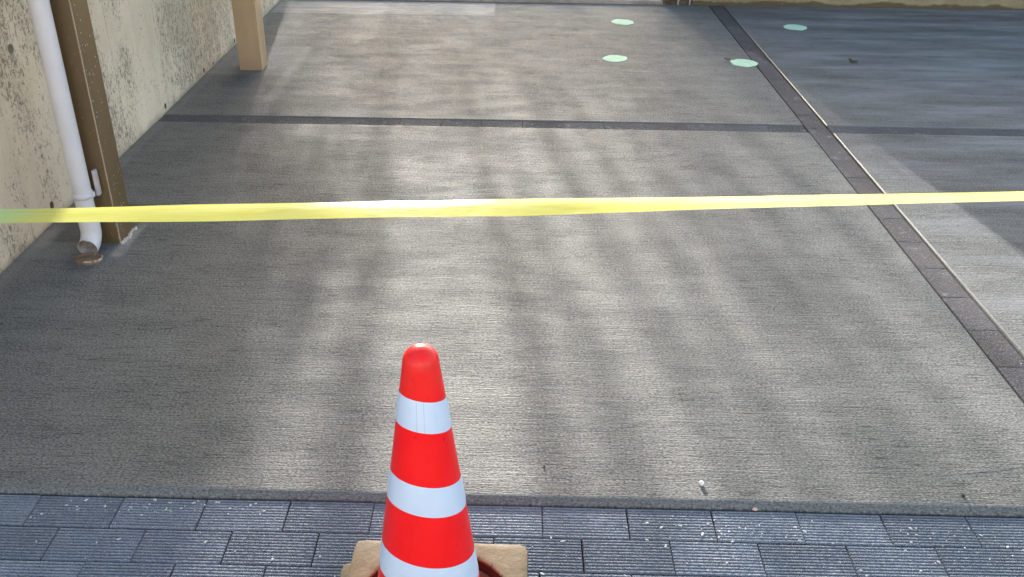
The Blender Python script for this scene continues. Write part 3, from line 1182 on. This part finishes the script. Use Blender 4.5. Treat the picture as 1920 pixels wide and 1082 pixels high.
def evergreen(x, y, z0, z1, rad, nleaf, label, seed, core=.3):
    rnd = random.Random(seed)
    t = empty('evergreen_tree', (x, y, -.06))  # unseen tree added to shade the left of the slab
    tag(t, label, 'tree', 'trees beyond the far edge')
    bm = bmesh.new()
    limb(bm, [Vector((0, 0, 0)), Vector((.03, 0, z0)), Vector((0, 0, (z0 + z1) / 2))], .09, .04)
    link('trunk', bm_mesh('trunk', bm), M['bark'], parent=t)
    v, f = [], []
    zc, hz = (z0 + z1) / 2, (z1 - z0) / 2
    for k in range(nleaf):
        while True:
            p = Vector((rnd.uniform(-1, 1), rnd.uniform(-1, 1), rnd.uniform(-1, 1)))
            lum = .85 + .2 * mnoise.noise(p * 2.2 + Vector((seed, 0, 0)))
            if p.length < lum * (core + (1 - core) * rnd.random() ** .7):
                break
        c = Vector((p.x * rad, p.y * rad, zc + p.z * hz))
        d = Vector((rnd.uniform(-1, 1), rnd.uniform(-1, 1), rnd.uniform(-.6, .6))).normalized()
        u = d.orthogonal().normalized()
        L, W = rnd.uniform(.03, .06), rnd.uniform(.010, .018)
        i = len(v)
        v += [c - d * L * .5, c + u * W, c + d * L * .5, c - u * W]
        f.append((i, i + 1, i + 2, i + 3))
    link('crown', pyd('crown', v, f), M['foliage'], parent=t)


evergreen(-2.72, 10.4, 1.35, 3.05, 1.45, 22000, 'dark evergreen tree just beyond the end of the left wall', 4)


def screen(name, x0, x1, y0, y1, z0, z1, n, lab, seed, rag, dens):
    """loose leafy shrub whose top thins out"""
    rnd = random.Random(seed)
    t = empty(name, ((x0 + x1) / 2, (y0 + y1) / 2, -.06))
    tag(t, lab, 'hedge')
    cx_, cy_ = (x0 + x1) / 2, (y0 + y1) / 2
    bm = bmesh.new()
    for k in range(max(3, int((x1 - x0) / .55))):
        x = rnd.uniform(x0, x1) - cx_
        limb(bm, [Vector((x, 0, 0)), Vector((x + rnd.uniform(-.1, .1), rnd.uniform(-.1, .1), z1 * .45)), Vector((x + rnd.uniform(-.2, .2), rnd.uniform(-.2, .2), z1 * .8))], .014, .004, 5)
    link('stems', bm_mesh('stems', bm), M['bark'], parent=t)
    v, f = [], []
    while len(f) < n:
        x, y, z = rnd.uniform(x0, x1), rnd.uniform(y0, y1), rnd.uniform(z0, z1)
        top = z1 - rag * (.5 + .35 * mnoise.noise(Vector((x * .9, seed, 0))) + .25 * mnoise.noise(Vector((x * 3.1, seed, 4))))
        u = min(1, max(0, (top - z) / 1.25))
        if rnd.random() > u * u * (3 - 2 * u) * (.5 + .5 * min(1, max(0, (z - 2.9) / .7))):
            continue
        c = Vector((x - cx_, y - cy_, z))
        d = Vector((rnd.uniform(-1, 1), rnd.uniform(-1, 1), rnd.uniform(-.7, .7))).normalized()
        u = d.orthogonal().normalized()
        L, W = rnd.uniform(.035, .06), rnd.uniform(.010, .015)
        i = len(v)
        v += [c - d * L * .5, c + u * W, c + d * L * .5, c - u * W]
        f.append((i, i + 1, i + 2, i + 3))
    link('leaves', pyd('leaves', v, f), M['foliage'], parent=t)


screen('hedge', -6.0, 3.4, 18.6, 19.4, .1, 5.2, 195000, 'long loose hedge across the far side behind the bamboo', 2, .7, -.6)  # unseen foliage added to thin the sunlight on the far slab


def fine_shrub(x0, w, y, h, n, label, seed):
    """tiny leaves, dense on the x0 + w side and thinning towards x0"""
    rnd = random.Random(seed)
    t = empty('shrub', (x0 + w * .6, y, -.06))
    tag(t, label, 'shrub')
    sg = 1 if w > 0 else -1
    bm = bmesh.new()
    for k in range(9):
        x = rnd.uniform(-.25, .35) * w
        limb(bm, [Vector((x, 0, 0)), Vector((x + rnd.uniform(-.05, .05), .02, h * .5)), Vector((x + rnd.uniform(-.1, .1), 0, h * .9))], .006, .002, 4)
    link('stems', bm_mesh('stems', bm), M['bark'], parent=t)
    v, f = [], []
    for k in range(n):
        q = rnd.random() ** .6
        c = Vector((-.6 * w + w * q, rnd.uniform(-.2, .2), rnd.uniform(.25, h - .25 * (1 - q) * rnd.random())))
        d = Vector((rnd.uniform(-1, 1), rnd.uniform(-1, 1), rnd.uniform(-.7, .7))).normalized()
        u = d.orthogonal().normalized()
        L, W = rnd.uniform(.016, .03), rnd.uniform(.004, .008)
        i = len(v)
        v += [c - d * L * .5, c + u * W, c + d * L * .5, c - u * W]
        f.append((i, i + 1, i + 2, i + 3))
    link('leaves', pyd('leaves', v, f), M['foliage'], parent=t)


fine_shrub(.82, .7, 7.45, 1.22, 5200, 'fine-leaved low shrub behind the brown gate', 21)  # unseen foliage added to soften the wall's shadow edge

evergreen(-2.66, 10.9, 2.2, 3.12, .84, 12000, 'rounded dense evergreen tree close behind the looser one past the left wall', 6, .8)
